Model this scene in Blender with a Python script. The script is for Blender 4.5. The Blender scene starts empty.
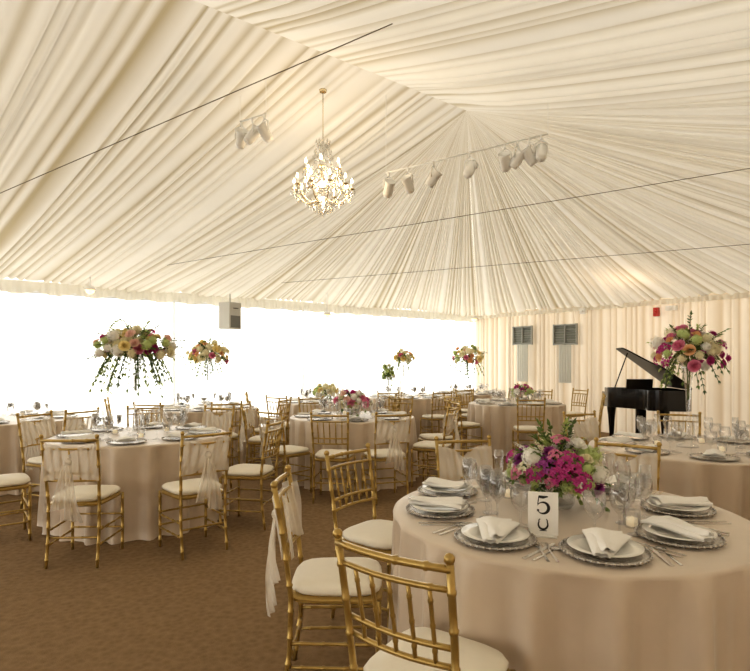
import bpy, math, random
from mathutils import Vector, Matrix, Quaternion
R=random.Random(7)
sc=bpy.context.scene
pi=math.pi
CX,YH,F,H=375.0,362.0,560.0,1.42
def PX(px,py,d): return Vector(((px-CX)/F*d, d, H+(YH-py)/F*d))
# ------------------------------------------------------------ materials
def mat(name,col,rough=.6,metal=0,noise=0,scale=20,emis=0,bump=0,sheen=0,transl=0,transp=0,spec=None,ecol=None,fold=None):
    m=bpy.data.materials.new(name); m.use_nodes=True
    nt=m.node_tree; N=nt.nodes; L=nt.links
    b=N['Principled BSDF']; out=N['Material Output']
    b.inputs['Base Color'].default_value=(*col,1)
    b.inputs['Roughness'].default_value=rough; b.inputs['Metallic'].default_value=metal
    if spec is not None: b.inputs['Specular IOR Level'].default_value=spec
    if sheen: b.inputs['Sheen Weight'].default_value=sheen
    if emis:
        b.inputs['Emission Color'].default_value=(*(ecol or col),1); b.inputs['Emission Strength'].default_value=emis
    tc=N.new('ShaderNodeTexCoord'); colsock=None
    if noise or bump:
        n=N.new('ShaderNodeTexNoise'); n.inputs['Scale'].default_value=scale; n.inputs['Detail'].default_value=4
        L.new(tc.outputs['Object'],n.inputs['Vector'])
        if noise:
            r=N.new('ShaderNodeMixRGB'); r.blend_type='MIX'
            r.inputs['Color1'].default_value=(*[c*(1-noise) for c in col],1)
            r.inputs['Color2'].default_value=(*[min(1,c*(1+noise)) for c in col],1)
            L.new(n.outputs['Fac'],r.inputs['Fac']); L.new(r.outputs['Color'],b.inputs['Base Color']); colsock=r.outputs['Color']
        if bump:
            bp=N.new('ShaderNodeBump'); bp.inputs['Strength'].default_value=bump; bp.inputs['Distance'].default_value=.01
            L.new(n.outputs['Fac'],bp.inputs['Height']); L.new(bp.outputs['Normal'],b.inputs['Normal'])
    if fold:  # shade of pleat recesses painted into the fabric colour through the fold attribute
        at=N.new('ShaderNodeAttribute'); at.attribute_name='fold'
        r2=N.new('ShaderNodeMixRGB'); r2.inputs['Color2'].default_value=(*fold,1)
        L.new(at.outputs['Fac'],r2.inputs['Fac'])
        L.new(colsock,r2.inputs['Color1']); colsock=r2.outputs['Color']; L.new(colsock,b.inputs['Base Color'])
    last=b.outputs[0]
    if transl:
        t=N.new('ShaderNodeBsdfTranslucent'); t.inputs['Color'].default_value=(*col,1)
        if colsock: L.new(colsock,t.inputs['Color'])
        mx=N.new('ShaderNodeMixShader'); mx.inputs[0].default_value=transl
        L.new(last,mx.inputs[1]); L.new(t.outputs[0],mx.inputs[2]); last=mx.outputs[0]
    if transp:
        t=N.new('ShaderNodeBsdfTransparent')
        mx=N.new('ShaderNodeMixShader'); mx.inputs[0].default_value=transp
        L.new(last,mx.inputs[1]); L.new(t.outputs[0],mx.inputs[2]); last=mx.outputs[0]
    L.new(last,out.inputs[0])
    return m
def glassmat(name,tint=(1,1,1),base=.06,edge=.6):
    m=bpy.data.materials.new(name); m.use_nodes=True
    nt=m.node_tree; N=nt.nodes; L=nt.links; N.clear()
    out=N.new('ShaderNodeOutputMaterial'); tr=N.new('ShaderNodeBsdfTransparent'); tr.inputs[0].default_value=(*tint,1)
    g=N.new('ShaderNodeBsdfGlossy'); g.inputs['Roughness'].default_value=.04
    lw=N.new('ShaderNodeLayerWeight'); lw.inputs['Blend'].default_value=.35
    mr=N.new('ShaderNodeMapRange'); mr.inputs['To Min'].default_value=base; mr.inputs['To Max'].default_value=edge
    L.new(lw.outputs['Facing'],mr.inputs['Value'])
    mx=N.new('ShaderNodeMixShader'); L.new(mr.outputs[0],mx.inputs[0]); L.new(tr.outputs[0],mx.inputs[1]); L.new(g.outputs[0],mx.inputs[2])
    L.new(mx.outputs[0],out.inputs[0]); return m
M_ceil=mat('ceiling_fabric',(.84,.80,.71),.8,noise=.04,scale=3,transl=.18,fold=(.50,.42,.27))  # fold colour is painted shade, a darker gold in the pleat recesses
M_wallf=mat('drape_fabric',(.88,.79,.66),.8,noise=.04,scale=4,transl=.16,fold=(.68,.55,.39))  # darker tan fold colour paints shade into the drape recesses
M_white=mat('white_paint',(.85,.84,.80),.5)
M_frame=mat('white_frame',(.95,.95,.93),.5,transl=.5)
M_val=mat('valance_fabric',(.88,.85,.77),.8,noise=.05,scale=6,transl=.4)
M_gold=mat('gold_paint',(.46,.32,.11),.28,metal=.6,noise=.18,scale=30)
M_cush=mat('ivory_cushion',(.82,.77,.66),.7,noise=.03,scale=30,sheen=.2)
M_cloth=mat('champagne_cloth',(.60,.495,.385),.36,noise=.07,scale=9,bump=.15,sheen=.4)
M_sash=mat('sheer_sash',(.93,.88,.80),.7,transl=.35,transp=.5)
M_nap=mat('white_linen',(.86,.84,.80),.8,noise=.03,scale=60,bump=.1)
M_plate=mat('white_china',(.88,.86,.80),.15)
M_charg=mat('beaded_charger',(.52,.49,.45),.25,metal=.6,noise=.35,scale=90,bump=.3)
M_silver=mat('silverware',(.75,.73,.70),.18,metal=1)
M_glass=glassmat('clear_glass')
M_pane=glassmat('clear_vinyl',(.99,.99,.98),.01,.06)
M_crys=glassmat('crystal',(1,.98,.93),.45,.95)
M_black=mat('black_lacquer',(.006,.006,.007),.10,noise=.1,scale=5)
M_lid=mat('black_lid_lacquer',(.006,.006,.007),.35,noise=.1,scale=5,spec=.12)
M_brass=mat('brass',(.80,.68,.45),.25,metal=1)
M_ivory=mat('piano_keys',(.85,.83,.78),.3)
M_harp=mat('soundboard_wood',(.50,.33,.14),.35,noise=.15,scale=12)
M_leaf=mat('leaf_green',(.16,.24,.07),.55,noise=.3,scale=9,transl=.4)
M_leaf2=mat('leaf_lime',(.40,.48,.17),.55,noise=.3,scale=9,transl=.45)
M_leafd=mat('leaf_dark',(.11,.17,.07),.6,noise=.3,scale=9,transl=.35)
M_dark=mat('dark_cable',(.16,.13,.08),.6)
M_grey=mat('vent_grey',(.22,.23,.20),.45,noise=.15,scale=6)
M_slat=mat('slat_grey',(.33,.34,.31),.45,noise=.1,scale=6)
M_pale=mat('pale_grey_panel',(.60,.60,.54),.6,noise=.05,scale=6)
M_grille=mat('speaker_grille',(.20,.20,.19),.6,noise=.2,scale=80)
M_spk=mat('speaker_grey',(.55,.54,.50),.5)
M_red=mat('red_plastic',(.5,.03,.02),.4)
M_bulb=mat('warm_bulb',(1,.85,.6),.4,emis=9,ecol=(1,.85,.62))
M_lamp=mat('warm_lens',(1,.8,.5),.4,emis=2.0,ecol=(1,.62,.3))
M_ink=mat('black_ink',(.02,.02,.02),.6)
M_wax=mat('candle_wax',(.95,.88,.7),.5,emis=.35,ecol=(1,.8,.5))
M_ground=mat('pale_terrace',(.85,.85,.83),.9,noise=.03,scale=2)
def pet(n,c,k=.15): return mat('petal_'+n,c,.6,noise=k,scale=12,transl=.3)
BL={'magenta':pet('magenta',(.54,.06,.27),.22),'purple':pet('purple',(.42,.09,.36),.22),'pink':pet('pink',(.78,.28,.42)),
 'blush':pet('blush',(.88,.64,.56),.1),'cream':pet('cream',(.90,.85,.62),.08),'yellow':pet('yellow',(.88,.75,.38),.1),
 'peach':pet('peach',(.86,.54,.30),.1),'white':pet('white',(.92,.90,.84),.04),'green':pet('green',(.58,.67,.30),.12)}
M_floor=bpy.data.materials.new('carpet'); M_floor.use_nodes=True
nt=M_floor.node_tree;N=nt.nodes;L=nt.links;b=N['Principled BSDF'];b.inputs['Roughness'].default_value=.95;b.inputs['Specular IOR Level'].default_value=.1
tc=N.new('ShaderNodeTexCoord');n1=N.new('ShaderNodeTexNoise');n1.inputs['Scale'].default_value=28;n1.inputs['Detail'].default_value=5
vo=N.new('ShaderNodeTexVoronoi');vo.inputs['Scale'].default_value=26
n2=N.new('ShaderNodeTexNoise');n2.inputs['Scale'].default_value=160
for q in(n1,vo,n2):L.new(tc.outputs['Object'],q.inputs['Vector'])
r1=N.new('ShaderNodeValToRGB');r1.color_ramp.elements[0].color=(.20,.13,.07,1);r1.color_ramp.elements[1].color=(.31,.215,.125,1)
r1.color_ramp.elements[0].position=.1;r1.color_ramp.elements[1].position=.8
ad=N.new('ShaderNodeMath');ad.operation='MULTIPLY_ADD';ad.inputs[1].default_value=.5
L.new(vo.outputs['Distance'],ad.inputs[0]);mu=N.new('ShaderNodeMath');mu.operation='MULTIPLY';mu.inputs[1].default_value=.5
L.new(n1.outputs['Fac'],mu.inputs[0]);L.new(mu.outputs[0],ad.inputs[2]);L.new(ad.outputs[0],r1.inputs['Fac']);L.new(r1.outputs[0],b.inputs['Base Color'])
bp=N.new('ShaderNodeBump');bp.inputs['Strength'].default_value=.4;bp.inputs['Distance'].default_value=.01;L.new(n2.outputs['Fac'],bp.inputs['Height']);L.new(bp.outputs[0],b.inputs['Normal'])
# ------------------------------------------------------------ mesh builder
class MB:
    def __init__(s): s.v=[];s.f=[];s.mi=[];s.fold=None
    def add(s,vs,fs,m=0):
        o=len(s.v); s.v+= [tuple(v) for v in vs]
        for f in fs: s.f.append([i+o for i in f]); s.mi.append(m)
    def grid(s,fn,nu,nv,m=0,wrap=False):
        vs=[fn(i/nu,j/nv) for j in range(nv+1) for i in range(nu+(0 if wrap else 1))]
        w=nu if wrap else nu+1; fs=[]
        for j in range(nv):
            for i in range(nu):
                a=j*w+i; b2=j*w+(i+1)%w if wrap else a+1
                fs.append([a,b2,b2+w,a+w])
        s.add(vs,fs,m)
    def box(s,c,d,m=0,rot=None):
        x,y,z=[q/2 for q in d]; c=Vector(c)
        vs=[Vector((sx*x,sy*y,sz*z)) for sz in(-1,1) for sy in(-1,1) for sx in(-1,1)]
        if rot: vs=[rot@v for v in vs]
        vs=[v+c for v in vs]
        s.add(vs,[[0,2,3,1],[4,5,7,6],[0,1,5,4],[2,6,7,3],[0,4,6,2],[1,3,7,5]],m)
    def tube(s,pts,rad,seg=7,m=0,cap=True):
        pts=[Vector(p) for p in pts]; n=len(pts)
        if not isinstance(rad,(list,tuple)): rad=[rad]*n
        vs=[];prev=None
        for i in range(n):
            t=(pts[min(i+1,n-1)]-pts[max(i-1,0)])
            if t.length<1e-9: t=Vector((0,0,1))
            t.normalize()
            if prev is None:
                a=Vector((0,0,1)) if abs(t.z)<.9 else Vector((1,0,0)); u=t.cross(a).normalized()
            else:
                u=prev-t*prev.dot(t)
                u.normalize()
            prev=u; w=t.cross(u)
            for k in range(seg):
                a=2*pi*k/seg; vs.append(pts[i]+(u*math.cos(a)+w*math.sin(a))*rad[i])
        fs=[[i*seg+k,i*seg+(k+1)%seg,(i+1)*seg+(k+1)%seg,(i+1)*seg+k] for i in range(n-1) for k in range(seg)]
        if cap: fs+= [list(range(seg))[::-1],[(n-1)*seg+k for k in range(seg)]]
        s.add(vs,fs,m)
    def bamboo(s,pts,r,seg=7,step=.11,m=0):
        pts=[Vector(p) for p in pts]; P=[];Rr=[];acc=0;nxt=step*.5
        for a,b2 in zip(pts[:-1],pts[1:]):
            L=(b2-a).length; 
            P.append(a);Rr.append(r)
            while nxt<acc+L-.012:
                t=(nxt-acc)
                if t>.012:
                    for dt,rr in((-.008,1),(-.004,1.25),(.004,1.25),(.008,1)):
                        P.append(a+(b2-a)*((t+dt)/L));Rr.append(r*rr)
                nxt+=step
            acc+=L
        P.append(pts[-1]);Rr.append(r)
        s.tube(P,Rr,seg,m)
    def lathe(s,prof,seg=16,c=(0,0,0),m=0,sc=1,cap=False):
        vs=[];n=len(prof)
        for r,z in prof:
            for k in range(seg):
                a=2*pi*k/seg; vs.append((c[0]+r*sc*math.cos(a),c[1]+r*sc*math.sin(a),c[2]+z*sc))
        fs=[[i*seg+k,i*seg+(k+1)%seg,(i+1)*seg+(k+1)%seg,(i+1)*seg+k] for i in range(n-1) for k in range(seg)]
        if cap: fs+=[list(range(seg))[::-1],[(n-1)*seg+k for k in range(seg)]]
        s.add(vs,fs,m)
    def ball(s,c,r,seg=8,rings=6,m=0,sz=1):
        prof=[(max(1e-4,r*math.sin(pi*i/rings)),-r*sz*math.cos(pi*i/rings)) for i in range(rings+1)]
        s.lathe(prof,seg,c,m)
    def mesh(s,name,mats,smooth=True,angle=None):
        me=bpy.data.meshes.new(name); me.from_pydata(s.v,[],s.f)
        for m in (mats if isinstance(mats,(list,tuple)) else [mats]): me.materials.append(m)
        me.polygons.foreach_set('material_index',s.mi)
        me.polygons.foreach_set('use_smooth',[smooth]*len(s.f))
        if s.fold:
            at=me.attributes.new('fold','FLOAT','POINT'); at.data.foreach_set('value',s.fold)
        me.update()
        if smooth and angle: 
            try: me.set_sharp_from_angle(angle=math.radians(angle))
            except Exception: pass
        return me
def obj(name,me,loc=(0,0,0),rz=0,parent=None,label=None,cat=None,group=None,kind=None,rot=None,scale=None):
    o=bpy.data.objects.new(name,me); sc.collection.objects.link(o); o.location=loc
    if rot is not None: o.rotation_mode='QUATERNION'; o.rotation_quaternion=rot
    else: o.rotation_euler=(0,0,rz)
    if scale: o.scale=(scale,)*3 if not isinstance(scale,(tuple,list)) else scale
    if parent: o.parent=parent
    if label:o['label']=label
    if cat:o['category']=cat
    if group:o['group']=group
    if kind:o['kind']=kind
    return o
# ------------------------------------------------------------ tent plan
EZ=2.6; U=Vector((-.787,-.617,0)); V=Vector((.617,-.787,0)); C=Vector((2.55,14,0)); HW=5.5; W=11; A0=6.36; RZ=4.0; LEN=20
APEX=C+U*A0+V*HW; APEX.z=RZ
def coords(x,y):
    d=Vector((x,y,0))-C; return d.dot(U),d.dot(V)
def ceilz(x,y):
    s,t=coords(x,y)
    h1=min(t,W-t)/HW; h2=s/A0
    return EZ+(RZ-EZ)*min(h1,h2)-.08
def pleat(x,seed):
    k=math.floor(x); f=x-k
    rr=random.Random(int(k)*131+seed); a=.35+.65*rr.random()**1.3; sk=.25+.5*rr.random()
    g=f/sk if f<sk else (1-f)/(1-sk)
    return a*(math.sin(g*pi/2)**1.2)
def warp(x,v,seed): return x+.30*math.sin(x*.93+seed)+.22*math.sin(x*2.1+seed*2)+.16*math.sin(v*3.2+x*.6+seed)
def panel(mb,e0,e1,r0,r1,seed,rows=20,sp=.125,per=8,amp=.07):
    L=(e1-e0).length; n=max(2,int(L/sp)); nu=n*per
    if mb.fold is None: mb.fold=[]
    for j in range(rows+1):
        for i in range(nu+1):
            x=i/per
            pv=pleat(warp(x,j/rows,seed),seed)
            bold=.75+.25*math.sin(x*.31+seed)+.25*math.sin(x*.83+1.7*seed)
            mb.fold.append(min(1,max(0,1.0-pv*2.3)*max(.3,bold)))  # painted shade mask, strongest where the pleat is deepest
    def fn(u,v):
        e=e0.lerp(e1,u); r=r0.lerp(r1,u); p=e.lerp(r,v)
        w=((1-v)*L+v*(r1-r0).length)/L
        fade=min(1,(1-v)*8)
        return p+Vector((0,0,-.10*math.sin(pi*v)-fade*amp*(max(w,0)**.7)*(pleat(warp(u*n,v,seed),seed)+.35*math.sin(u*n*.29+v*2))))
    mb.grid(fn,nu,rows)
mb=MB()
Cz=C.copy();Cz.z=EZ; D=C+V*W;D.z=EZ
foot=C+U*7.7;foot.z=EZ; footD=C+V*W+U*A0;footD.z=EZ
farE=C+U*LEN;farE.z=EZ; farR=C+U*LEN+V*HW;farR.z=RZ; farD=C+U*LEN+V*W;farD.z=EZ
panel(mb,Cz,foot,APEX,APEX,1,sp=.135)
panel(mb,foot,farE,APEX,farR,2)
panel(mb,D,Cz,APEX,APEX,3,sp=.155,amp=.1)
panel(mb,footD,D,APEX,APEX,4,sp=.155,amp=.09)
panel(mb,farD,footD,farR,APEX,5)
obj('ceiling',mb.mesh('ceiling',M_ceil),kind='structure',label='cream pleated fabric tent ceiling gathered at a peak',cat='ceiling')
def drape(name,p0,dr,length,inw,seed,lab):
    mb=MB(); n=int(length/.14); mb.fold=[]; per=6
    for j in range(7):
        for i in range(n*per+1): mb.fold.append(min(1,max(0,1.0-pleat(warp(i/per,0,seed),seed)*2.2))**1.3)  # mask for the shade painted into the drape's recessed pleats
    def fn(u,v):
        p=p0+dr*(u*length);x=u*n
        g=pleat(warp(x,0,seed),seed)*.08+.02*math.sin(x*.7)
        p=p+inw*(g*(.7+.3*v)); p.z=v*(EZ+.02); return p
    mb.grid(fn,n*per,6)
    obj(name,mb.mesh(name,M_wallf),kind='structure',label=lab,cat='wall')
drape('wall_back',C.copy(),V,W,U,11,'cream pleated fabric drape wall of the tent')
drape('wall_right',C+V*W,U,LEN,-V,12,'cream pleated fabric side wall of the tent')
mb=MB()
rotL=Matrix.Rotation(math.atan2(U.y,U.x),3,'Z')
def wl(s,off,z):
    p=C+U*s+V*off; p.z=z; return p
BAY=2.5;NB=8;Lw=BAY*NB
mb.box(wl(Lw/2,-.04,.06),(Lw,.05,.12),0,rotL)
mb.box(wl(Lw/2,-.04,2.52),(Lw,.05,.16),0,rotL)
for i in range(NB+1): mb.box(wl(i*BAY,-.04,1.29),(.035,.03,2.3),0,rotL)
obj('wall_left',mb.mesh('wall_left',M_frame,False),kind='structure',label='white framed window wall of the tent',cat='wall')
for i in range(NB):
    mb=MB(); c=wl(i*BAY+BAY/2,-.04,0)
    mb.box((0,0,1.28),(BAY-.05,.006,2.3),0,rotL)
    mb.box((0,0,.13),(BAY-.05,.03,.02),1,rotL); mb.box((0,0,2.43),(BAY-.05,.03,.02),1,rotL)
    obj('window_%d'%(i+1),mb.mesh('window',[M_pane,M_frame],False),loc=c,kind='structure',label='clear window panel in a white frame',cat='window')
mb=MB()
def fn(u,v):
    s=u*Lw; sca=abs(math.sin(s*pi/.5))
    z=EZ-.02-v*(.13+.06*sca)
    off=.05+.02*math.sin(s*2*pi/.12)*(.4+v)
    return wl(s,off,z)
mb.grid(fn,int(Lw/.16)*8,3)
obj('trim_1',mb.mesh('trim_1',M_val),kind='structure',label='scalloped ruffled cream valance along the eave',cat='valance')
mb=MB()
def fn(u,v):
    s=u*W; p=C+V*s+U*(.12+.02*math.sin(s*2*pi/.12)*(.4+v)); p.z=EZ-.03-v*.09; return p
mb.grid(fn,int(W/.16)*8,2)
obj('trim_2',mb.mesh('trim_2',M_val),kind='structure',label='gathered cream header above the drape wall',cat='valance')
mb=MB(); q=[C,C+U*LEN,C+U*LEN+V*W,C+V*W]; mb.add([(p.x,p.y,0) for p in q],[[0,1,2,3]])
obj('floor',mb.mesh('floor',M_floor,False),kind='structure',label='brown patterned carpet floor',cat='floor')
mb=MB(); mb.add([(-60,-60,-.03),(60,-60,-.03),(60,60,-.03),(-60,60,-.03)],[[0,1,2,3]])
obj('floor_outside',mb.mesh('ground',M_ground,False),kind='structure',label='pale terrace outside the tent',cat='ground')
def wallS(px):
    k=(px-CX)/F; s=(k*14-2.55)/(.617+k*.787); return s,C+V*s
rotB=Matrix.Rotation(math.atan2(V.y,V.x),3,'Z')
for px,y0,y1,w in ((527.5,327,344,.50),(570,325,344,.54)):
    s,p=wallS(px); d=p.y-.1; z0=H+(YH-y1)/F*d; z1=H+(YH-y0)/F*d; h=z1-z0
    o=obj('wall_vent',None,p+U*.17+Vector((0,0,z0)),math.atan2(V.y,V.x),label='grey louvred vent unit set in the drape wall',cat='vent',group='louvred vents in the drape wall')
    mb=MB(); mb.box((0,.02,h/2),(w,.02,h),0)
    for sx in(-1,0,1): mb.box((sx*w/2,-.01,h/2),(.03,.05,h+.04),1)
    for sz in(0,1): mb.box((0,-.01,sz*h),(w,.05,.03),1)
    obj('vent_frame',mb.mesh('vent_frame',[M_grey,M_slat],False),parent=o)
    mb=MB(); qq=Matrix.Rotation(.6,3,'X')
    for k in range(7): mb.box((0,-.002,(k+.7)*h/7.4),(w-.03,.028,.006),0,qq)
    obj('louvres',mb.mesh('louvres',M_slat,False),parent=o)
    mb=MB(); n=5
    mb.grid(lambda u,v:(-.16+.30*u,-.005-.012*abs(math.sin(u*n*pi)),-.02-v*(z0-1.0)),40,2)
    obj('hanging_panel',mb.mesh('hanging_panel',M_pale),parent=o,label='pale grey pleated panel below the vent')
# ------------------------------------------------------------ chair templates
def chair_meshes():
    d={}
    m=MB(); m.bamboo([(0,0,0),(0,0,.43)],.0115); d['leg_f']=m.mesh('front_leg',M_gold)
    for sx,k in((-1,'leg_bl'),(1,'leg_br')):
        m=MB(); m.bamboo([(0,-.03,0),(0,0,.22),(0,.005,.44),(sx*.008,-.02,.66),(sx*.014,-.06,.90)],.0115)
        m.ball((sx*.014,-.062,.912),.016,8,5); d[k]=m.mesh('back_leg',M_gold)
    m=MB()
    def rail(z,yb,r,w=.180,bow=.025):
        m.bamboo([(-w+2*w*t, yb-bow*math.sin(pi*t),z) for t in [i/8 for i in range(9)]],r,6,.09)
    rail(.885,-.255,.011,.19); rail(.825,-.24,.0088,.186); rail(.655,-.205,.0088,.18); rail(.60,-.198,.0088,.178)
    for i in range(5):
        t=(i+1)/6; b2=.025*math.sin(pi*t); x=-.18+.36*t
        m.bamboo([(x,-.198-b2,.60),(x,-.205-b2,.655),(x*1.03,-.24-b2,.825)],.0065,6,.075)
    d['back']=m.mesh('backrest',M_gold)
    m=MB()
    for z in(.15,.25):
        for sx in(-1,1): m.bamboo([(sx*.185,.17,z),(sx*.172,-.19,z)],.0075,6,.09)
    for z in(.15,.25): m.bamboo([(-.185,.17,z+.02),(.185,.17,z+.02)],.0075,6,.09)
    m.bamboo([(-.17,-.19,.2),(.17,-.19,.2)],.0075,6,.09)
    d['str']=m.mesh('stretcher',M_gold)
    def slab(m,w0,w1,dd,z0,z1,e=4,puff=0,mi=0):
        def rr(a,k):
            c=math.cos(a);s2=math.sin(a); q=(abs(c)**e+abs(s2)**e)**(-1/e)
            yy=q*s2*dd; ww=w0+(w1-w0)*(yy/dd*.5+.5); return (q*c*ww*k,yy*k-.005)
        rows=[(0,z0),(.93,z0),(1,z0+(z1-z0)*.3),(1,z0+(z1-z0)*.65),(.93,z1),(.6,z1+puff*.7),(0,z1+puff)]
        seg=28;vs=[];fs=[]
        for k,z in rows:
            for i in range(seg):
                x,y=rr(2*pi*i/seg,max(k,1e-4)); vs.append((x,y,z))
        for j in range(len(rows)-1):
            for i in range(seg): fs.append([j*seg+i,j*seg+(i+1)%seg,(j+1)*seg+(i+1)%seg,(j+1)*seg+i])
        m.add(vs,fs,mi)
    m=MB(); slab(m,.185,.205,.20,.415,.447,6); d['seat']=m.mesh('seat_frame',M_gold,True,40)
    m=MB(); slab(m,.18,.20,.195,.448,.487,4.5,.012); d['cush']=m.mesh('cushion',M_cush)
    m=MB()
    for side,yo in((1,.02),(-1,-.022)):
        def fn(u,v,side=side,yo=yo):
            x=-.185+.37*u; z=.86-.26*v-.06*(1-abs(2*u-1))*(.5-v)*.8
            pin=1-.45*math.exp(-((u-.5)/.14)**2)
            zc=.73; z=zc+(z-zc)*pin
            y=-.235+(.85-z)*.15-.025*math.sin(pi*u)+yo+.008*math.sin(u*31+v*5)
            return (x,y,z)
        m.grid(fn,26,8)
    m.ball((0,-.275,.74),.028,8,6)
    for sx in(-1,1):
        def fn(u,v,sx=sx):
            wv=.025+.05*v; x=sx*(.008+.04*v)+(u-.5)*2*wv*.8; z=.74-v*(.36+.03*sx)-.02*u*sx
            y=-.285-.02*math.sin(v*3)+.012*math.sin(u*15+v*4)*(.3+v)
            return (x,y,z)
        m.grid(fn,14,12)
    d['sash']=m.mesh('sash',M_sash)
    return d
CH=chair_meshes()
def chair(x,y,tx,ty,sash=False,lab=None,mind=1.08,turn=0):
    v=Vector((tx-x,ty-y));
    if mind and v.length<mind:
        v2=v.normalized()*mind; x,y=tx-v2.x,ty-v2.y; v=v2
    rz=math.atan2(v.y,v.x)-pi/2+turn
    o=obj('dining_chair',None,(x,y,0),rz,label=lab or ('gold bamboo-style banquet chair with ivory cushion'+(' and sheer sash' if sash else ' at a round table')),cat='chair',group='gold banquet chairs around the tables')
    o.empty_display_size=.2
    for sx in(-1,1):
        obj('leg',CH['leg_f'],(sx*.185,.175,0),parent=o)
        obj('leg',CH['leg_bl' if sx<0 else 'leg_br'],(sx*.172,-.195,0),parent=o)
    obj('backrest',CH['back'],parent=o); obj('stretcher',CH['str'],parent=o)
    obj('seat',CH['seat'],parent=o); obj('cushion',CH['cush'],parent=o,label='ivory padded seat cushion')
    if sash: obj('sash',CH['sash'],parent=o,label='sheer white chair sash tied at the back')
    return o
# ------------------------------------------------------------ tables
TR=.76
def cloth_mesh(seed):
    rr=random.Random(seed); m=MB(); seg=200
    ph=[rr.random()*6.28 for _ in range(5)]; nf=rr.choice([19,21,23])
    def fold(a): 
        x=math.sin(nf*a+ph[0]+1.2*math.sin(3*a+ph[1])); 
        return .65*x+.3*math.sin((nf*2-5)*a+ph[2])+.35*math.sin(5*a+ph[3])
    rows=[(0,.752,0),(.5,.752,0),(.9,.752,0),(.985,.751,0),(1.0,.746,.03),(1.003,.735,.25),(1.006,.69,.6),(1.008,.6,.95),(1.01,.45,1.2),(1.015,.28,1.35),(1.025,.12,1.5),(1.03,.01,1.6),(1.035,.004,1.6)]
    vs=[];fs=[]
    for k,z,am in rows:
        for i in range(seg):
            a=2*pi*i/seg; r=max(1e-4,TR*k+am*.036*(fold(a)-.3)); vs.append((r*math.cos(a),r*math.sin(a),z))
    for j in range(len(rows)-1):
        for i in range(seg): fs.append([j*seg+i,j*seg+(i+1)%seg,(j+1)*seg+(i+1)%seg,(j+1)*seg+i])
    m.add(vs,fs); return m.mesh('tablecloth',M_cloth)
CL=[cloth_mesh(i) for i in range(4)]
m=MB(); m.lathe([(1e-4,.70),(TR-.10,.70),(TR-.10,.735),(1e-4,.735)],32); m.lathe([(.05,.03),(.05,.7)],12); m.lathe([(1e-4,0.01),(.3,.01),(.3,.03),(.05,.05)],20)
TOPM=m.mesh('table_top',M_harp,True,40)
TT=.7525
T={1:(.84,2.5),2:(-.28,6.9),3:(-2.15,5.15),4:(2.3,9.1),5:(2.5,4.4),6:(-2.5,8.2),7:(-.85,9.5),8:(.6,10.8),9:(2.0,12.0),10:(-4.3,6.6)}
for k,(x,y) in T.items():
    o=obj('round_table',None,(x,y,0),label='round banquet table with floor-length champagne tablecloth',cat='table',group='round banquet tables')
    obj('tablecloth',CL[k%4],parent=o,rz=k*1.3); obj('table_base',TOPM,parent=o)
m=MB(); m.lathe([(1e-4,.0),(.09,.0),(.115,.006),(.15,.012),(.152,.014),(.115,.010),(.09,.004),(1e-4,.004)],32)
for i in range(40):
    a=2*pi*i/40; m.ball((.148*math.cos(a),.148*math.sin(a),.0135),.0055,5,4)
CHG=m.mesh('charger_plate',M_charg)
m=MB(); m.lathe([(1e-4,.0),(.07,.0),(.09,.008),(.125,.014),(.126,.016),(.09,.011),(.07,.004),(1e-4,.004)],32); PLT=m.mesh('dinner_plate',M_plate)
def napkin_mesh(kind):
    m=MB()
    def sheet(ang,w0,w1,Ln,z0,y0=-.09,seed=0):
        ca,sa=math.cos(ang),math.sin(ang)
        def top(u,v,b=False):
            w=w0+(w1-w0)*v; x=(u-.5)*w; y=y0+Ln*v
            z=z0+.010+.008*math.sin(pi*u)+.004*math.sin(v*5+seed)+.003*math.sin(u*9+seed)
            if v in(0,1) or u in(0,1): z-=.005
            if b: z=z-.006-.006*math.sin(pi*u)
            return (x*ca-y*sa,x*sa+y*ca,z)
        m.grid(lambda u,v:top(u,v),8,8)
        m.grid(lambda u,v:top(1-u,v,True),8,8)
    if kind==0:
        sheet(.0,.17,.05,.25,0,-.11,seed=0); sheet(.16,.14,.04,.23,.008,-.10,seed=2)
    else:
        sheet(.0,.14,.12,.23,0,-.11,seed=1); sheet(.08,.12,.09,.21,.009,-.10,seed=3)
    zm=min(v[2] for v in m.v); m.v=[(x,y,z-zm) for x,y,z in m.v]
    return m.mesh('napkin',M_nap)
NAP=[napkin_mesh(0),napkin_mesh(1)]
def glass_mesh(prof,seg=18):
    m=MB(); m.lathe(prof,seg); return m.mesh('glass',M_glass)
WINE=glass_mesh([(1e-4,.001),(.034,.001),(.034,.003),(.008,.008),(.004,.014),(.0035,.085),(.012,.096),(.030,.118),(.036,.145),(.034,.175),(.029,.205),(.028,.205),(.033,.175),(.0345,.145),(.028,.12),(1e-4,.101)])
GOB=glass_mesh([(1e-4,.001),(.036,.001),(.036,.004),(.009,.010),(.005,.016),(.005,.06),(.02,.07),(.038,.095),(.043,.125),(.041,.165),(.040,.165),(.041,.125),(.036,.098),(1e-4,.074)])
FLU=glass_mesh([(1e-4,.001),(.031,.001),(.031,.003),(.006,.008),(.0035,.014),(.0035,.09),(.014,.105),(.023,.14),(.025,.18),(.022,.225),(.021,.225),(.023,.18),(1e-4,.108)])
def flat(m,out,z=.002,th=.002,mi=0):
    n=len(out); vs=[(x,y,z) for x,y in out]+[(x,y,z+th) for x,y in out]
    fs=[list(range(n))[::-1],[n+i for i in range(n)]]+[[i,(i+1)%n,n+(i+1)%n,n+i] for i in range(n)]
    m.add(vs,fs,mi)
m=MB(); flat(m,[(-.006,-.1),(.006,-.1),(.004,-.05),(.003,.03),(.010,.045),(.011,.06),(-.011,.06),(-.010,.045),(-.003,.03),(-.004,-.05)])
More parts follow.
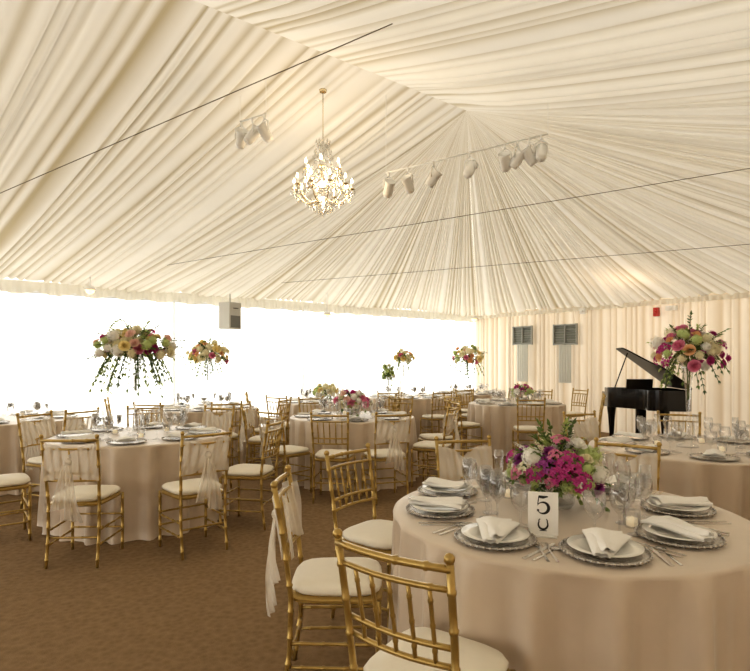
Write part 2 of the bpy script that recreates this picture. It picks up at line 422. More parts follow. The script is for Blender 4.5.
for i in range(4): flat(m,[(-.011+i*.0062,.06),(-.0075+i*.0062,.06),(-.008+i*.0062,.1),(-.0105+i*.0062,.1)])
FORK=m.mesh('fork',M_silver,False)
m=MB(); flat(m,[(-.007,-.11),(.007,-.11),(.006,-.01),(.009,.0),(.010,.09),(.004,.115),(-.005,.11),(-.006,0)]); KNI=m.mesh('knife',M_silver,False)
m=MB(); flat(m,[(-.005,-.1),(.005,-.1),(.003,.04),(-.003,.04)]); m.lathe([(1e-4,.003),(.012,.0035),(.019,.006),(.0185,.007),(.011,.0045),(1e-4,.004)],14,(0,.06,0)); SPO=m.mesh('spoon',M_silver)
m=MB(); m.lathe([(1e-4,.001),(.026,.001),(.032,.01),(.034,.07),(.032,.07),(.03,.012),(1e-4,.008)],16); VOT=m.mesh('votive_glass',M_glass)
m=MB(); m.lathe([(1e-4,0),(.022,0),(.022,.03),(1e-4,.032)],12); m.tube([(0,0,.032),(0,0,.04)],.0015,5); WAX=m.mesh('candle',M_wax)
def setting(tk,ang,r=.56,full=False,pos=None,g=3,napk=0,mir=1):
    tx,ty=T[tk]
    if pos: px,py=pos; ang=math.atan2(py-ty,px-tx)
    else: px,py=tx+r*math.cos(ang),ty+r*math.sin(ang)
    inr=Vector((-math.cos(ang),-math.sin(ang),0)); tan=Vector((inr.y,-inr.x,0))
    rz=math.atan2(inr.y,inr.x)-pi/2; c=Vector((px,py,TT+.001))
    obj('charger_plate',CHG,c,R.random()*3,label='round beaded silver-grey charger plate on the tablecloth',cat='plate',group='charger plates on the tables')
    if full:
        obj('dinner_plate',PLT,c+Vector((0,0,.0145)),label='white china dinner plate on a beaded charger',cat='plate',group='dinner plates')
    nz=.029 if full else .019
    obj('napkin',NAP[napk],c+Vector((0,0,nz)),rz+R.uniform(-.5,.5)+(pi if full else 0),label='folded white linen napkin on a plate',cat='napkin',group='folded napkins on the plates')
    for k,(mm,off,ra,nm) in enumerate(((WINE,.11,.19,'wine_glass'),(GOB,.03,.22,'water_goblet'),(FLU,.19,.22,'champagne_flute'))):
        if k>=g: break
        p=c+inr*(ra+R.uniform(-.008,.008))+tan*(off+R.uniform(-.008,.008))*mir
        obj(nm,mm,p-Vector((0,0,.001)),label='empty clear stemmed %s on the table'%nm.replace('_',' '),cat='glass',group='stemware on the tables')
    if full:
        for mm,off,nm in((FORK,-.185,'fork'),(FORK,-.215,'fork'),(KNI,.18,'knife'),(SPO,.212,'spoon')):
            obj(nm,mm,c+tan*off-Vector((0,0,.002)),rz,label='polished silver %s beside a plate'%nm,cat='cutlery',group='silver cutlery')
for p in((.29,2.5),(.37,2.86),(.45,2.10),(.80,1.95),(1.15,2.12),(1.36,2.52),(1.24,2.93),(.80,3.06)): setting(1,0,full=True,pos=p,napk=0 if p[1]<2.6 else 1,mir=-1 if p==(.45,2.10) else 1)
for tk,off in((3,.2),(5,.5),(2,.1)):
    for i in range(8): setting(tk,off+i*pi/4,g=3,napk=i%2)
for tk,off in((4,.3),(6,.2),(7,.5),(8,.1),(9,.4),(10,.3)):
    for i in range(8): setting(tk,off+i*pi/4,g=2 if tk>7 else 3,napk=i%2)
for tk in T:
    for i in range(3):
        a=i*2.1+tk; r=.26 if tk!=1 else .31
        if tk==1: a=(2.2,5.4,.3)[i]
        p=Vector((T[tk][0]+r*math.cos(a),T[tk][1]+r*math.sin(a),TT))
        o=obj('votive_candle',None,p,label='small clear glass votive with lit candle',cat='candle',group='votive candles')
        obj('glass_holder',VOT,parent=o); obj('candle',WAX,(0,0,.009),parent=o)
# ------------------------------------------------------------ flowers
def rose():
    m=MB(); rr=random.Random(3)
    for ring,(n,r0,h,op) in enumerate(((3,.18,.75,.12),(5,.34,.72,.28),(6,.55,.58,.55),(7,.75,.35,.95))):
        for i in range(n):
            a=2*pi*(i+.5*(ring%2)+rr.uniform(-.1,.1))/n; hw=pi/n*1.25
            def fn(u,v,a=a,hw=hw,r0=r0,h=h,op=op):
                aa=a+(u-.5)*2*hw*math.sin(.5+v*1.4); rad=.1+(r0-.1)*math.sin(v*pi/2)+op*.28*v*v
                z=-.35+(h+.35)*v-.12*(2*u-1)**2*v - (.25*op*v**3)
                return (rad*math.cos(aa),rad*math.sin(aa),z)
            m.grid(fn,4,4)
    return m
def hyd():
    m=MB(); rr=random.Random(5); m.ball((0,0,.1),.66,10,7)
    for i in range(75):
        z=1-2*(i+.5)/75; 
        if z<-.6: continue
        a=i*2.39996; q=math.sqrt(1-z*z); nrm=Vector((q*math.cos(a),q*math.sin(a),z)); p=nrm*(.85+rr.uniform(-.12,.12))+Vector((0,0,.1))
        t=nrm.orthogonal().normalized(); t.rotate(Quaternion(nrm,rr.random()*6)); b2=nrm.cross(t)
        for k in range(4):
            d=t*math.cos(k*pi/2)+b2*math.sin(k*pi/2); e=nrm.cross(d)
            m.add([p,p+d*.12+e*.09+nrm*.03,p+d*.2+nrm*.01,p+d*.12-e*.09+nrm*.03],[[0,1,2,3]])
    return m
def dahlia():
    m=MB()
    for ring in range(5):
        n=8+ring*3; el=1.35-ring*.3
        for i in range(n):
            a=2*pi*(i+.5*(ring%2))/n; d=Vector((math.cos(a)*math.cos(el),math.sin(a)*math.cos(el),math.sin(el))); e=Vector((-math.sin(a),math.cos(a),0)); nn=d.cross(e)
            Ls=.55+.1*ring; w=.13
            m.add([d*.1,d*Ls*.5+e*w-nn*.02,d*Ls,d*Ls*.5-e*w-nn*.02,d*Ls*.5+nn*.05],[[0,1,4],[1,2,4],[2,3,4],[3,0,4]])
    return m
def spray():
    m=MB(); rr=random.Random(8)
    for i in range(9):
        a=i*2.4; q=.85*math.sqrt(i/9); c=Vector((q*math.cos(a),q*math.sin(a),.55-.5*q*q)); n=Vector((c.x*.8,c.y*.8,.8)).normalized()
        t=n.orthogonal().normalized(); b2=n.cross(t)
        for k in range(5):
            an=2*pi*k/5+i; d=t*math.cos(an)+b2*math.sin(an); e=n.cross(d); s=.36*rr.uniform(.8,1.2)
            m.add([c,c+d*s*.5+e*s*.36+n*.1,c+d*s*1.05+n*.06,c+d*s*.5-e*s*.36+n*.1],[[0,1,2],[0,2,3]])
        m.ball(c+n*.04,.06,5,4)
    return m
def spike():
    m=MB(); rr=random.Random(9)
    for i in range(26):
        t=i/26; a=i*2.4; r=.30*(1-t)+.05; c=Vector((r*math.cos(a)*.6,r*math.sin(a)*.6,t*3.4)); n=Vector((math.cos(a),math.sin(a),.5)).normalized()
        tt=n.orthogonal().normalized(); b2=n.cross(tt)
        for k in range(4):
            an=2*pi*k/4+i; d=tt*math.cos(an)+b2*math.sin(an); e=n.cross(d); s=(.34*(1-t)+.10)
            m.add([c,c+d*s*.5+e*s*.4+n*.1,c+d*s+n*.12,c+d*s*.5-e*s*.4+n*.1],[[0,1,2],[0,2,3]])
    return m
bl_b={'rose':rose(),'hydrangea':hyd(),'dahlia':dahlia(),'orchid':spray(),'stock':spike()}
bl_c={}
def bloom(kind,col):
    if (kind,col) not in bl_c: bl_c[(kind,col)]=bl_b[kind].mesh(kind+'_bloom',BL[col])
    return bl_c[(kind,col)]
def leafq(m,p,d,nrm,L,w,mi):
    d=d.normalized(); e=d.cross(nrm); 
    if e.length<1e-3: e=d.orthogonal()
    e.normalize(); n2=e.cross(d)
    m.add([p,p+d*L*.35+e*w-n2*L*.05,p+d*L*.7+e*w*.7-n2*L*.08,p+d*L-n2*L*.2,p+d*L*.7-e*w*.7-n2*L*.08,p+d*L*.35-e*w-n2*L*.05,p+d*L*.5+n2*L*.06],
          [[0,1,6],[1,2,6],[2,3,6],[3,4,6],[4,5,6],[5,0,6]],mi)
def foliage(rx,rz,n,ls,seed,trail=0,up=0,zmin=-9,drop=1.0,st=.0025):
    rr=random.Random(seed); m=MB()
    for i in range(n):
        a=rr.random()*6.283; el=rr.uniform(-.35,1.3); tr=False
        if rr.random()<trail: el=rr.uniform(-1.0,-.1); tr=True
        d=Vector((math.cos(a)*math.cos(el),math.sin(a)*math.cos(el),math.sin(el)))
        ln=rr.uniform(.7,1.08); 
        if rr.random()<.12: ln*=1.15
        end=Vector((d.x*rx*ln,d.y*rx*ln,d.z*rz*ln*(drop if tr else 1))); mi=rr.choice([0,0,1,2,1])
        if up and rr.random()<up: end=Vector((end.x*.5,end.y*.5,rz*rr.uniform(1.1,1.5)))
        droop=.35*rx if tr else .05*rx
        pts=[]
        for k in range(7):
            t=k/6; p=end*t; p.z+= droop*(math.sin(t*pi)*.8 - t*t*.7); p.z=max(p.z,zmin+.03); pts.append(p)
        m.tube(pts,[st]*7,4,2,False)
        for k in range(2,7):
            for h2 in (0,.5):
                b0=pts[k-1].lerp(pts[k],1-h2)
                t=(pts[k]-pts[k-1]).normalized()
                for sgn in(-1,1):
                    side=t.cross(Vector((rr.uniform(-.4,.4),rr.uniform(-.4,.4),1))).normalized()*sgn
                    dd=t*.8+side*.7+Vector((0,0,rr.uniform(-.3,.3)))
                    leafq(m,b0,dd,Vector((rr.uniform(-.5,.5),rr.uniform(-.5,.5),1)),ls*rr.uniform(.6,1.0),ls*.2,mi)
        leafq(m,pts[-1],pts[-1]-pts[-2],Vector((0,.3,1)),ls,ls*.22,mi)
    m.v=[(x,y,max(z,zmin+.004)) for x,y,z in m.v]
    return m.mesh('foliage',[M_leaf,M_leaf2,M_leafd])
m=MB(); m.lathe([(1e-4,.0),(.075,.0),(.075,.012),(.03,.03),(.016,.10),(.014,.25),(.02,.42),(.04,.56),(.07,.64),(.068,.64),(.036,.55),(.014,.4),(1e-4,.12)],20); TRUMP=m.mesh('trumpet_vase',M_glass)
m=MB(); m.lathe([(1e-4,.0),(.06,.0),(.075,.02),(.085,.10),(.082,.10),(.07,.022),(1e-4,.012)],20); LOWV=m.mesh('low_vase',M_glass)
m=MB(); 
for k in range(5): m.tube([(.006*math.cos(k),.006*math.sin(k),.35),(.008*math.cos(k*2),.008*math.sin(k*2),.5),(.03*math.cos(k),.03*math.sin(k),.68)],.0025,5)
STEM=m.mesh('stems',M_leaf)
def bouquet(x,y,cz,rx,rz,pal,n,bs,lab,tall=True,fn=60,ls=.06,seed=1,trail=.3,up=0,frx=1.35,zk=1.5,drop=1.0,spikes=()):
    rr=random.Random(seed)
    o=obj('flower_arrangement',None,(x,y,TT),label=lab,cat='flowers',group='floral centrepieces')
    vs=(cz-TT-rz*.3)/.64 if tall else 1
    if tall:
        obj('vase',TRUMP,parent=o,scale=(1,1,vs),label='tall clear glass trumpet vase'); obj('stems',STEM,parent=o,scale=(1,1,vs))
    else: obj('vase',LOWV,parent=o,label='low clear glass vase')
    c=Vector((0,0,cz-TT))
    obj('foliage',foliage(rx*frx,rz*1.3,fn,ls,seed,trail,up,-(cz-TT),drop,.003 if tall else .002),c,parent=o,kind='stuff',label='mixed green leafy foliage')
    for i in range(n):
        z=1-zk*(i+.5)/n; a=i*2.39996+seed; q=math.sqrt(max(0,1-z*z))
        nrm=Vector((q*math.cos(a),q*math.sin(a),z)); k=rr.uniform(.74,1.2)
        p=c+Vector((nrm.x*rx*k,nrm.y*rx*k,nrm.z*rz*k))
        kind,col,s=rr.choice(pal); s=bs*s*rr.uniform(.75,1.2)
        p.z=max(p.z,s+.005)
        nrm=(nrm+Vector((rr.uniform(-.3,.3),rr.uniform(-.3,.3),.25))).normalized()
        obj(kind+'_bloom',bloom(kind,col),p,parent=o,rot=nrm.to_track_quat('Z','Y'),scale=s)
    for (dx,dy,tilt,col,s) in spikes:
        nrm=Vector((dx*3,dy*3,1)).normalized()
        obj('stock_bloom',bloom('stock',col),c+Vector((dx*rx,dy*rx,rz*.6)),parent=o,rot=nrm.to_track_quat('Z','Y'),scale=s)
    return o
p1=[('orchid','magenta',1.35),('orchid','magenta',1.2),('dahlia','purple',1.1),('hydrangea','white',1.3),('rose','cream',.9),('hydrangea','green',1.05),('hydrangea','green',.9),('orchid','pink',1.1),('hydrangea','cream',1.1),('orchid','purple',1.2),('hydrangea','green',.8),('rose','white',1.0),('orchid','cream',1.1)]
p3=[('rose','cream',1.1),('hydrangea','cream',1.25),('rose','pink',1.1),('rose','blush',.9),('rose','magenta',.9),('rose','yellow',.9),('hydrangea','green',1.0),('hydrangea','white',1.2),('hydrangea','cream',1.0),('orchid','magenta',1.1)]
p6=[('rose','cream',1.1),('rose','peach',.9),('rose','yellow',1.1),('hydrangea','cream',1.2),('rose','pink',1),('hydrangea','green',.9),('rose','yellow',.9)]
p5=[('rose','magenta',1.1),('hydrangea','white',1.25),('rose','pink',1.1),('rose','white',1.1),('orchid','magenta',1.3),('hydrangea','cream',1.2),('dahlia','magenta',1.1),('hydrangea','green',1.0),('hydrangea','cream',1),('rose','peach',.9)]
bouquet(.84,2.58,.915,.185,.125,p1,66,.040,'low arrangement of magenta, purple, white and green flowers beside number card',False,70,.04,21,.15,.10,1.25,
   spikes=((-.3,-.2,0,'cream',.036),(.1,-.1,0,'white',.04),(.35,.1,0,'green',.034),(-.1,.3,0,'cream',.04),(-.55,.0,0,'white',.034),(.6,-.1,0,'green',.03),(.5,-.5,0,'green',.028)))
bouquet(-2.2,5.15,1.54,.30,.17,p3,78,.046,'tall arrangement of cream, pink and magenta blooms with trailing greenery',True,85,.045,12,.62,.05,1.35,1.35,drop=1.6,spikes=((-.3,0,0,'white',.04),(.3,.1,0,'pink',.035),(0,-.2,0,'cream',.04)))
bouquet(2.46,4.4,1.49,.235,.19,p5,56,.042,'tall arrangement of hot pink and white blooms in glass vase',True,45,.04,13,.35,.03,1.2,drop=1.2,spikes=((-.3,0,0,'white',.03),(.3,.1,0,'cream',.03)))
bouquet(-2.45,8.2,1.53,.25,.17,p6,46,.05,'tall arrangement of peach, cream and pink blooms',True,36,.05,14,.45,0,1.2,drop=1.3)
bouquet(.55,10.8,1.50,.16,.12,p6,18,.055,'tall arrangement of peach and yellow blooms',True,20,.05,15,.4,0,1.2,drop=1.3)
bouquet(1.97,12,1.52,.29,.22,p6,36,.065,'tall arrangement of orange, cream and pink blooms with greenery',True,36,.06,16,.45,0,1.25,drop=1.3)
bouquet(-.26,6.85,.93,.20,.12,[('rose','pink',1),('rose','blush',1),('rose','magenta',.9),('hydrangea','white',1.1),('rose','cream',1)],34,.05,'low arrangement of pink and cream blooms',False,24,.045,17,.2,0,1.15)
bouquet(-.85,9.5,.92,.18,.11,[('rose','cream',1),('hydrangea','cream',1.1),('rose','yellow',.9),('hydrangea','green',.9)],24,.055,'low arrangement of pale yellow and green blooms',False,18,.045,18,.2,0,1.1)
bouquet(2.40,9.08,.93,.16,.12,p5,20,.05,'low arrangement of pink and white blooms',False,18,.045,19,.2,0,1.1)
bouquet(.25,10.6,1.20,.10,.14,[('hydrangea','green',1.1),('rose','green',.9),('hydrangea','white',.8)],12,.055,'tall narrow arrangement of lime green blooms',True,18,.05,20,.3)
# ------------------------------------------------------------ number card
o=obj('table_number_card',None,(.645,2.15,TT),-.2,label='white table number card reading 5 beside the flowers',cat='table number')
m=MB(); m.box((0,0,.086),(.112,.004,.165)); m.box((0,.0,.003),(.10,.05,.006)); obj('card',m.mesh('card',M_nap,False),parent=o)
def stroke(m,pts,ws):
    n=len(pts);L2=[];R2=[]
    for i in range(n):
        a=Vector(pts[max(i-1,0)]);b2=Vector(pts[min(i+1,n-1)]);t=(b2-a).normalized();nn=Vector((-t.y,t.x));p=Vector(pts[i])
        L2.append(p+nn*ws[i]/2);R2.append(p-nn*ws[i]/2)
    vs=[(p.x,-.0035,p.y) for p in L2+R2]+[(p.x,-.0015,p.y) for p in L2+R2]; k=2*n; fs=[]
    for i in range(n-1): fs+=[[i,i+1,n+i+1,n+i],[k+i,k+n+i,k+n+i+1,k+i+1],[i,k+i,k+i+1,i+1],[n+i,n+i+1,k+n+i+1,k+n+i]]
    m.add(vs,fs)
m=MB()
stroke(m,[(-.017,.151),(.0,.149),(.018,.152)],[.009,.011,.004])
stroke(m,[(-.016,.152),(-.018,.135),(-.0195,.122)],[.0035,.0035,.0035])
A=[math.radians(155-315*i/26) for i in range(27)]
stroke(m,[(-.001+.0215*math.cos(a),.108+.0215*math.sin(a)) for a in A],[.002+.0095*max(0,math.sin(pi*i/26))**1.8 for i in range(27)])
A=[2*pi*i/12 for i in range(13)]; stroke(m,[(-.0185+.0022*math.cos(a),.0985+.0022*math.sin(a)) for a in A],[.0045]*13)
obj('numeral',m.mesh('numeral',M_ink,False),parent=o,label='black serif numeral 5')
m=MB()
pts=[(-.011,.066),(-.016,.060)]+[(.0175*math.cos(a),.045+.0185*math.sin(a)) for a in [math.radians(150+240*i/18) for i in range(19)]]+[(.016,.060),(.011,.066)]
stroke(m,pts,[.003,.004]+[.0045+.003*math.sin(pi*i/18) for i in range(19)]+[.004,.003]); stroke(m,[(-.013,.021),(.013,.021)],[.0025,.0025])
obj('monogram',m.mesh('monogram',M_ink,False),parent=o,label='black horseshoe-shaped emblem')
# ------------------------------------------------------------ chairs
sl='gold bamboo-style chair with ivory cushion and sheer sash'
for (x,y,k,s,md,tn) in ((.19,1.76,1,0,.985,.10),(-.14,2.5,1,1,1.0,0),(.06,3.1,1,0,1.0,0),(.64,3.5,1,1,1.0,0),(1.45,3.35,1,1,1.04,0)):
    chair(x,y,*T[k],sash=bool(s),lab=sl if s else None,mind=md,turn=tn)
for (x,y,k,s) in (
  (-2.1,4.08,3,1),(-1.40,4.3,3,1),(-1.12,4.95,3,0),(-1.85,6.15,3,1),(-2.55,6.2,3,0),(-3.15,5.5,3,1),(-3.0,4.5,3,0),
  (-.95,6.08,2,1),(-.42,5.82,2,0),(.1,5.85,2,1),(.65,6.45,2,1),(-.8,7.85,2,0),(.25,7.85,2,0),(.78,7.15,2,0),(-1.35,6.95,2,1),
  (2.2,8.05,4,0),(1.38,8.6,4,0),(2.9,10.0,4,0),(1.75,10.0,4,0),(3.3,8.75,4,0),(1.55,8.0,4,0),
  (2.15,5.42,5,1),(2.95,5.4,5,0),(3.45,4.95,5,0),
  (-2.75,7.15,6,1),(-2.0,7.3,6,0),(-3.45,7.85,6,0),(-1.5,7.9,6,0),
  (-1.35,8.55,7,0),(-.45,8.5,7,1),(.12,9.2,7,0),(-1.85,9.3,7,0),(-.9,10.55,7,0),
  (.3,9.8,8,0),(1.05,9.8,8,0),(-.4,10.5,8,0),
  (1.75,10.95,9,0),(2.6,11.05,9,0),
  (-3.35,6.1,10,1),(-4.3,5.55,10,0)):
    if (x,y)==(1.55,8.0): continue
    chair(x,y,*T[k],sash=bool(s),lab=sl if s else None,mind=1.04)
chair(3.62,10.4,2.5,9.9,mind=0,lab='gold bamboo-style chair standing beside the piano')
# ------------------------------------------------------------ piano
KX=.73;KY=.74
po=Vector((5.12,9.80,0)); prz=math.atan2(.20,-.98)
o=obj('grand_piano',None,po,prz,label='black lacquered grand piano with raised lid',cat='piano')
pts=[(0,0),(1.48,0),(1.48,.55)]
for i in range(1,13):
    t=i/12; y=.55+1.0*t; x=1.48-.62*(t*t*(3-2*t)); pts.append((x,y))
for i in range(1,8):
    a=i/8*pi/2; pts.append((.43+.43*math.cos(a),1.55+.22*math.sin(a)))
pts+= [(.30,1.77),(.08,1.74),(0,1.6)]
pts=[(x*KX,y*KY) for x,y in pts]
def prism(m,pts,z0,z1,mi=0):
    n=len(pts); m.add([(x,y,z0) for x,y in pts]+[(x,y,z1) for x,y in pts],[list(range(n))[::-1],[n+i for i in range(n)]]+[[i,(i+1)%n,n+(i+1)%n,n+i] for i in range(n)],mi)
def ring(m,pts,k,z0,z1,mi=0):
    n=len(pts); cxx=sum(p[0] for p in pts)/n; cyy=sum(p[1] for p in pts)/n
    ins=[(cxx+(x-cxx)*k,cyy+(y-cyy)*k) for x,y in pts]
    m.add([(x,y,z0) for x,y in pts]+[(x,y,z1) for x,y in pts]+[(x,y,z1) for x,y in ins]+[(x,y,z0) for x,y in ins],
      [[i,(i+1)%n,n+(i+1)%n,n+i] for i in range(n)]+[[n+i,n+(i+1)%n,2*n+(i+1)%n,2*n+i] for i in range(n)]+[[2*n+i,2*n+(i+1)%n,3*n+(i+1)%n,3*n+i] for i in range(n)],mi)
    return ins
case=[(x,max(y,.23)) for x,y in pts]; WX=1.48*KX
m=MB(); prism(m,case,.66,.72); ins=ring(m,case,.95,.72,.98); m.box((WX/2,.12,.69),(WX,.24,.08)); m.box((.04,.12,.80),(.08,.24,.2)); m.box((WX-.04,.12,.80),(.08,.24,.2)); m.box((WX/2,.23,.86),(WX-.08,.02,.22))
obj('case',m.mesh('case',M_black,False),parent=o)
m=MB(); prism(m,ins,.88,.885); 
obj('soundboard',m.mesh('soundboard',M_harp,False),parent=o,label='gold-brown soundboard and frame')
m=MB()
for i in range(28): m.box((.09+i*.0325,.11,.745),(.030,.13,.02))
obj('keyboard',m.mesh('keyboard',M_ivory,False),parent=o,label='white piano keys')
m=MB(); prism(m,pts,0,.022); 
l=obj('lid',m.mesh('lid',M_lid,False),(0,0,.985),parent=o); l.rotation_euler=(0,-math.radians(38),0)
m=MB(); m.tube([(WX-.08,.55,.93),(.78,.55,1.57)],.010,6); obj('prop_stick',m.mesh('prop',M_black),parent=o)
m=MB(); m.box((0,0,.2),(.42,.02,.26),rot=Matrix.Rotation(-.25,3,'X')); obj('music_stand',m.mesh('music',M_black,False),(WX/2,.32,.80),parent=o)
for lx,ly in((.12,.25),(WX-.11,.25),(.36,1.1)):
    m=MB(); m.lathe([(.03,.05),(.035,.08),(.045,.3),(.06,.5),(.075,.62),(.075,.66)],12,cap=True); m.ball((0,0,.028),.028); obj('leg',m.mesh('leg',M_black,True,40),(lx,ly,0),parent=o)
m=MB(); m.box((0,0,.38),(.16,.05,.56)); m.box((0,-.06,.09),(.22,.14,.05)); obj('pedal_lyre',m.mesh('lyre',M_black,False),(WX/2,.42,0),parent=o)
# ------------------------------------------------------------ chandelier
def chandelier(x,y,zb,s):
    o=obj('chandelier',None,(x,y,zb),label='crystal chandelier with lit candle bulbs hanging from the tent',cat='chandelier'); 
    zc=ceilz(x,y)-zb
    m=MB(); m.tube([(0,0,.62*s),(0,0,zc)],.004,6)
    m.lathe([(.03,zc-.02),(.035,zc),(1e-4,zc)],12); obj('chain',m.mesh('chain',M_brass),parent=o)
    m=MB(); m.lathe([(1e-4,.02),(.03,.05),(.015,.09),(.05,.14),(.07,.19),(.03,.25),(.014,.32),(.035,.38),(.05,.42),(.015,.48),(.012,.56),(.035,.6),(1e-4,.66)],14,sc=s); obj('column',m.mesh('column',M_crys),parent=o)
    cm=MB(); rr=random.Random(4)
    def drop(p,r,h): 
        p=Vector(p); t=rr.random()*1.5; c1,s1=math.cos(t)*r,math.sin(t)*r
        cm.add([p+Vector(q) for q in((0,0,0),(c1,s1,-h*.4),(-s1,c1,-h*.4),(-c1,-s1,-h*.4),(s1,-c1,-h*.4),(0,0,-h))],[[0,1,2],[0,2,3],[0,3,4],[0,4,1],[5,2,1],[5,3,2],[5,4,3],[5,1,4]])
    for tier,(n,rad,zz,rise) in enumerate(((10,.25,.16,.06),(6,.16,.31,.06))):
        for i in range(n):
            a=2*pi*(i+.5*tier)/n; dx,dy=math.cos(a),math.sin(a)
            pp=[]
            for k in range(9):
                t=k/8; r=(.02+(rad-.02)*t)*s; z=(zz-.07*math.sin(t*pi)+rise*t*t)*s; pp.append((dx*r,dy*r,z))
            m=MB(); m.tube(pp,.005*s,6); m.lathe([(.008,0),(.026,.008),(.028,.014),(.008,.014)],10,(pp[-1][0],pp[-1][1],pp[-1][2]),sc=s); obj('arm',m.mesh('arm',M_brass),parent=o)
            m=MB(); e=pp[-1]; m.lathe([(.008,.014),(.008,.06)],8,e,0,s); m.lathe([(.005,.06),(.011,.072),(.008,.09),(.001,.108)],8,e,1,s)
            obj('candle_bulb',m.mesh('candle_bulb',[M_white,M_bulb]),parent=o)
            for k in range(4):
                b3=k*pi/2; drop((e[0]+.026*s*math.cos(b3),e[1]+.026*s*math.sin(b3),e[2]+.005),.009*s,.06*s)
            for k in range(1,11):
                t=k/11; a2=a+2*pi/n*t; r=rad*s*.97; drop((math.cos(a2)*r,math.sin(a2)*r,e[2]-.045*s*math.sin(pi*t)),.009*s,.045*s)
            for k in range(1,13):
                t=k/13; r=(rad*.9*(1-t)+.02)*s; drop((dx*r,dy*r,e[2]+(.22*t*t+.02)*s),.008*s,.035*s)
    for ringi in range(4):
        for i in range(14-ringi*2):
            a=i*2*pi/(14-ringi*2)+ringi; r=(.15-.035*ringi)*s; drop((math.cos(a)*r,math.sin(a)*r,(.13-.025*ringi)*s),.010*s,.055*s)
    for ringi,(r,z) in enumerate(((.07,.58),(.045,.63),(.085,.53),(.06,.66))):
        for i in range(10):
            a=i*2*pi/10+ringi; drop((math.cos(a)*r*s,math.sin(a)*r*s,z*s),.010*s,.06*s)
    drop((0,0,.05*s),.018*s,.07*s)
    obj('crystal_drops',cm.mesh('crystals',M_crys,False),parent=o,kind='stuff',label='strands of clear crystal drops')
    return o
cp=PX(323,217,5.0); chandelier(cp.x,cp.y,cp.z+.01,1.03)
# ------------------------------------------------------------ spot lights
def head_mesh():
    m=MB(); q=Matrix.Rotation(.7,3,'X')
    vs=MB(); vs.lathe([(1e-4,-.08),(.035,-.08),(.045,-.05),(.045,.05),(.055,.07),(.052,.07),(.04,.045),(1e-4,.04)],14)
    vs.v=[tuple(q@Vector(v)+Vector((0,0,-.13))) for v in vs.v]; m.add(vs.v,vs.f,0)
    for sx in(-1,1): m.tube([(sx*.052,0,-.13),(sx*.052,0,-.05),(0,0,-.02)],.006,5)
    m.tube([(0,0,-.02),(0,0,.02)],.012,6); return m.mesh('lamp_head',M_white)
HD=head_mesh()
def lightbar(pts,label,heads):
    a=pts[0]; o=obj('spotlight_bar',None,a,label=label,cat='spotlight')
    m=MB(); m.tube([p-a for p in pts],.008,6)
    for p in(pts[0],pts[-1]): m.tube([p-a,Vector((p.x,p.y,ceilz(p.x,p.y)))-a],.002,5)
    obj('bar',m.mesh('bar',M_white),parent=o)
    for p,rz in heads: obj('lamp_head',HD,p-a,rz,parent=o)
a=PX(386,173,5.2); b2=PX(548,134,4.7)
hs=[(389,5.2,.3),(410,5.13,-.6),(437,5.05,1),(474,4.93,2.5),(508,4.83,-.4),(520,4.77,.8),(531,4.75,-1.2),(542,4.72,2.8)]
hh=[]
for px,d,rz in hs:
    t=(px-386)/(548-386); hh.append((a.lerp(b2,t)-Vector((0,0,.02)),rz))
lightbar([a,b2],'white bar of adjustable spotlights hung beneath the tent peak',hh)
a=PX(240,122,4.9); b2=PX(266,114,4.75)
lightbar([a,b2],'short white bar with three spotlights under the tent ceiling',[(a.lerp(b2,t)-Vector((0,0,.02)),r) for t,r in((.05,.4),(.5,1.8),(.95,-.8))])
def cable(p,q,lab):
    d=(q-p).normalized()
    def march(o0,dr):
        x=o0.copy()
        for i in range(400):
            if x.z>ceilz(x.x,x.y)-.03: break
            x=x+dr*.03
        return x
    e1=march(p,-d); e2=march(q,d)
    m=MB(); m.tube([e1,e2],.0035,6); obj('tension_cable',m.mesh('cable',M_dark),label=lab,cat='cable',group='tent tension cables')
cable(PX(150,268,8.2),PX(800,160,4.5),'thin dark steel cable spanning beneath the ceiling')
cable(PX(280,283,9.5),PX(800,240,6),'thin dark steel cable spanning beneath the ceiling')
cable(PX(70,163,4.8),PX(158,125,4.4),'thin dark steel cable spanning beneath the ceiling')
p=PX(230,316,9.55); o=obj('loudspeaker',None,p+Vector((0,0,-.22)),math.atan2(U.y,U.x)+pi+.4,label='grey loudspeaker hung beside the window wall',cat='speaker')
m=MB(); m.box((0,0,.22),(.28,.24,.45)); obj('cabinet',m.mesh('cab',M_spk,False),parent=o)
m=MB(); m.box((0,-.125,.12),(.22,.012,.2)); m.lathe([(.0001,0),(.05,.0),(.055,.01)],14,(0,-.125,.34)); obj('grille',m.mesh('grille',M_grille,False),parent=o)
m=MB(); m.tube([(0,0,.44),(0,0,ceilz(p.x,p.y)-p.z+.18)],.012,6); obj('bracket',m.mesh('br',M_spk),parent=o)
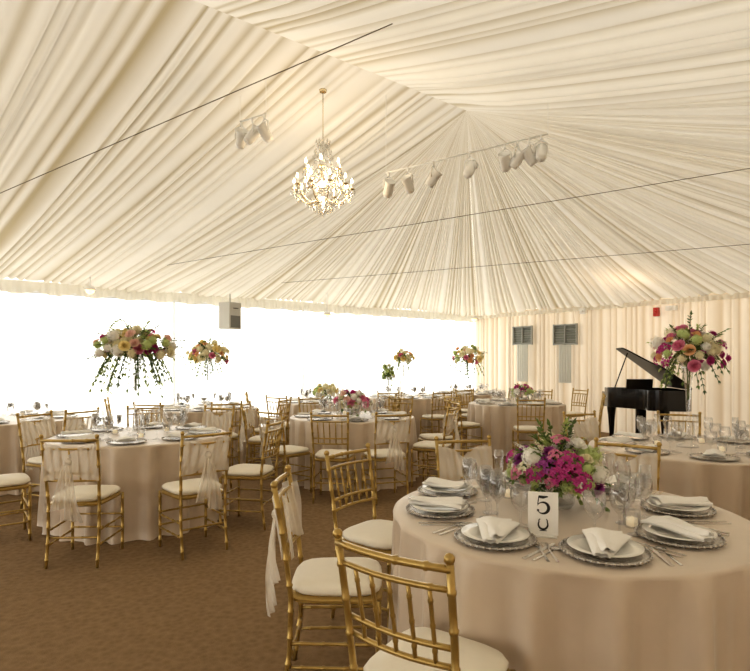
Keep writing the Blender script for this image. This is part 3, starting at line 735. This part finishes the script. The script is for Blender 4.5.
for px,py,d in((90,290,8.1),(327,315,10.4),(474,319,12.9)):
    p=PX(px,py,d)
    o=obj('flood_lamp',None,p,0,label='small white floodlight glowing warm at the eave',cat='lamp',group='eave floodlights')
    m=MB(); m.lathe([(1e-4,.06),(.05,.05),(.075,.02),(.08,.0),(.07,.0)],12); m.tube([(0,0,.05),(0,0,ceilz(p.x,p.y)-p.z)],.008,6); obj('housing',m.mesh('h',M_white),parent=o)
    m=MB(); m.ball((0,0,-.005),.058,12,8); obj('lens',m.mesh('l',M_lamp),parent=o)
for px,py,mt,nm,lb,cat,dim in((588,311,M_white,'wall_light','small white light fixture on the drape wall','lamp',(.12,.08,.12)),(676,308,M_white,'wall_light','small white light fixture on the drape wall','lamp',(.18,.08,.08)),(661,312,M_red,'fire_alarm','small red fire alarm box on the drape wall','alarm',(.09,.07,.16))):
    s,p=wallS(px); p=p+U*.18; k=p.y; p.z=H+(YH-py)/F*k
    m=MB(); m.box((0,0,0),dim); m.box((0,.04,0),(dim[0]*.5,.1,dim[2]*.5))
    m.ball((0,-dim[1]*.5,0),min(dim)*.38,8,6)
    obj(nm,m.mesh(nm,mt,False),p,math.atan2(V.y,V.x),label=lb,cat=cat)
# ------------------------------------------------------------ light
w=bpy.data.worlds.new('w'); sc.world=w; w.use_nodes=True
bg=w.node_tree.nodes['Background']; bg.inputs[0].default_value=(1,.972,.915,1); bg.inputs[1].default_value=2.6
def plight(loc,e,col=(1,.78,.52),r=.12):
    l=bpy.data.lights.new('lamp','POINT'); l.energy=e; l.color=col; l.shadow_soft_size=r
    o=bpy.data.objects.new('lamp_light',l); sc.collection.objects.link(o); o.location=loc
plight((cp.x,cp.y,cp.z+.3),20)
plight((4.2,9.3,2.2),11,(1,.72,.48))
# ------------------------------------------------------------ camera
cd=bpy.data.cameras.new('cam'); cam=bpy.data.objects.new('camera',cd); sc.collection.objects.link(cam)
cam.location=(0,0,H); cam.rotation_euler=(pi/2,0,0); cd.sensor_width=36; cd.lens=F/750*36; cd.shift_y=(YH-335.5)/750; cd.clip_start=.05; cd.clip_end=200
sc.camera=cam
sc.view_settings.view_transform='Standard'
try: sc.view_settings.look='Medium High Contrast'
except Exception as e: print('look',e)
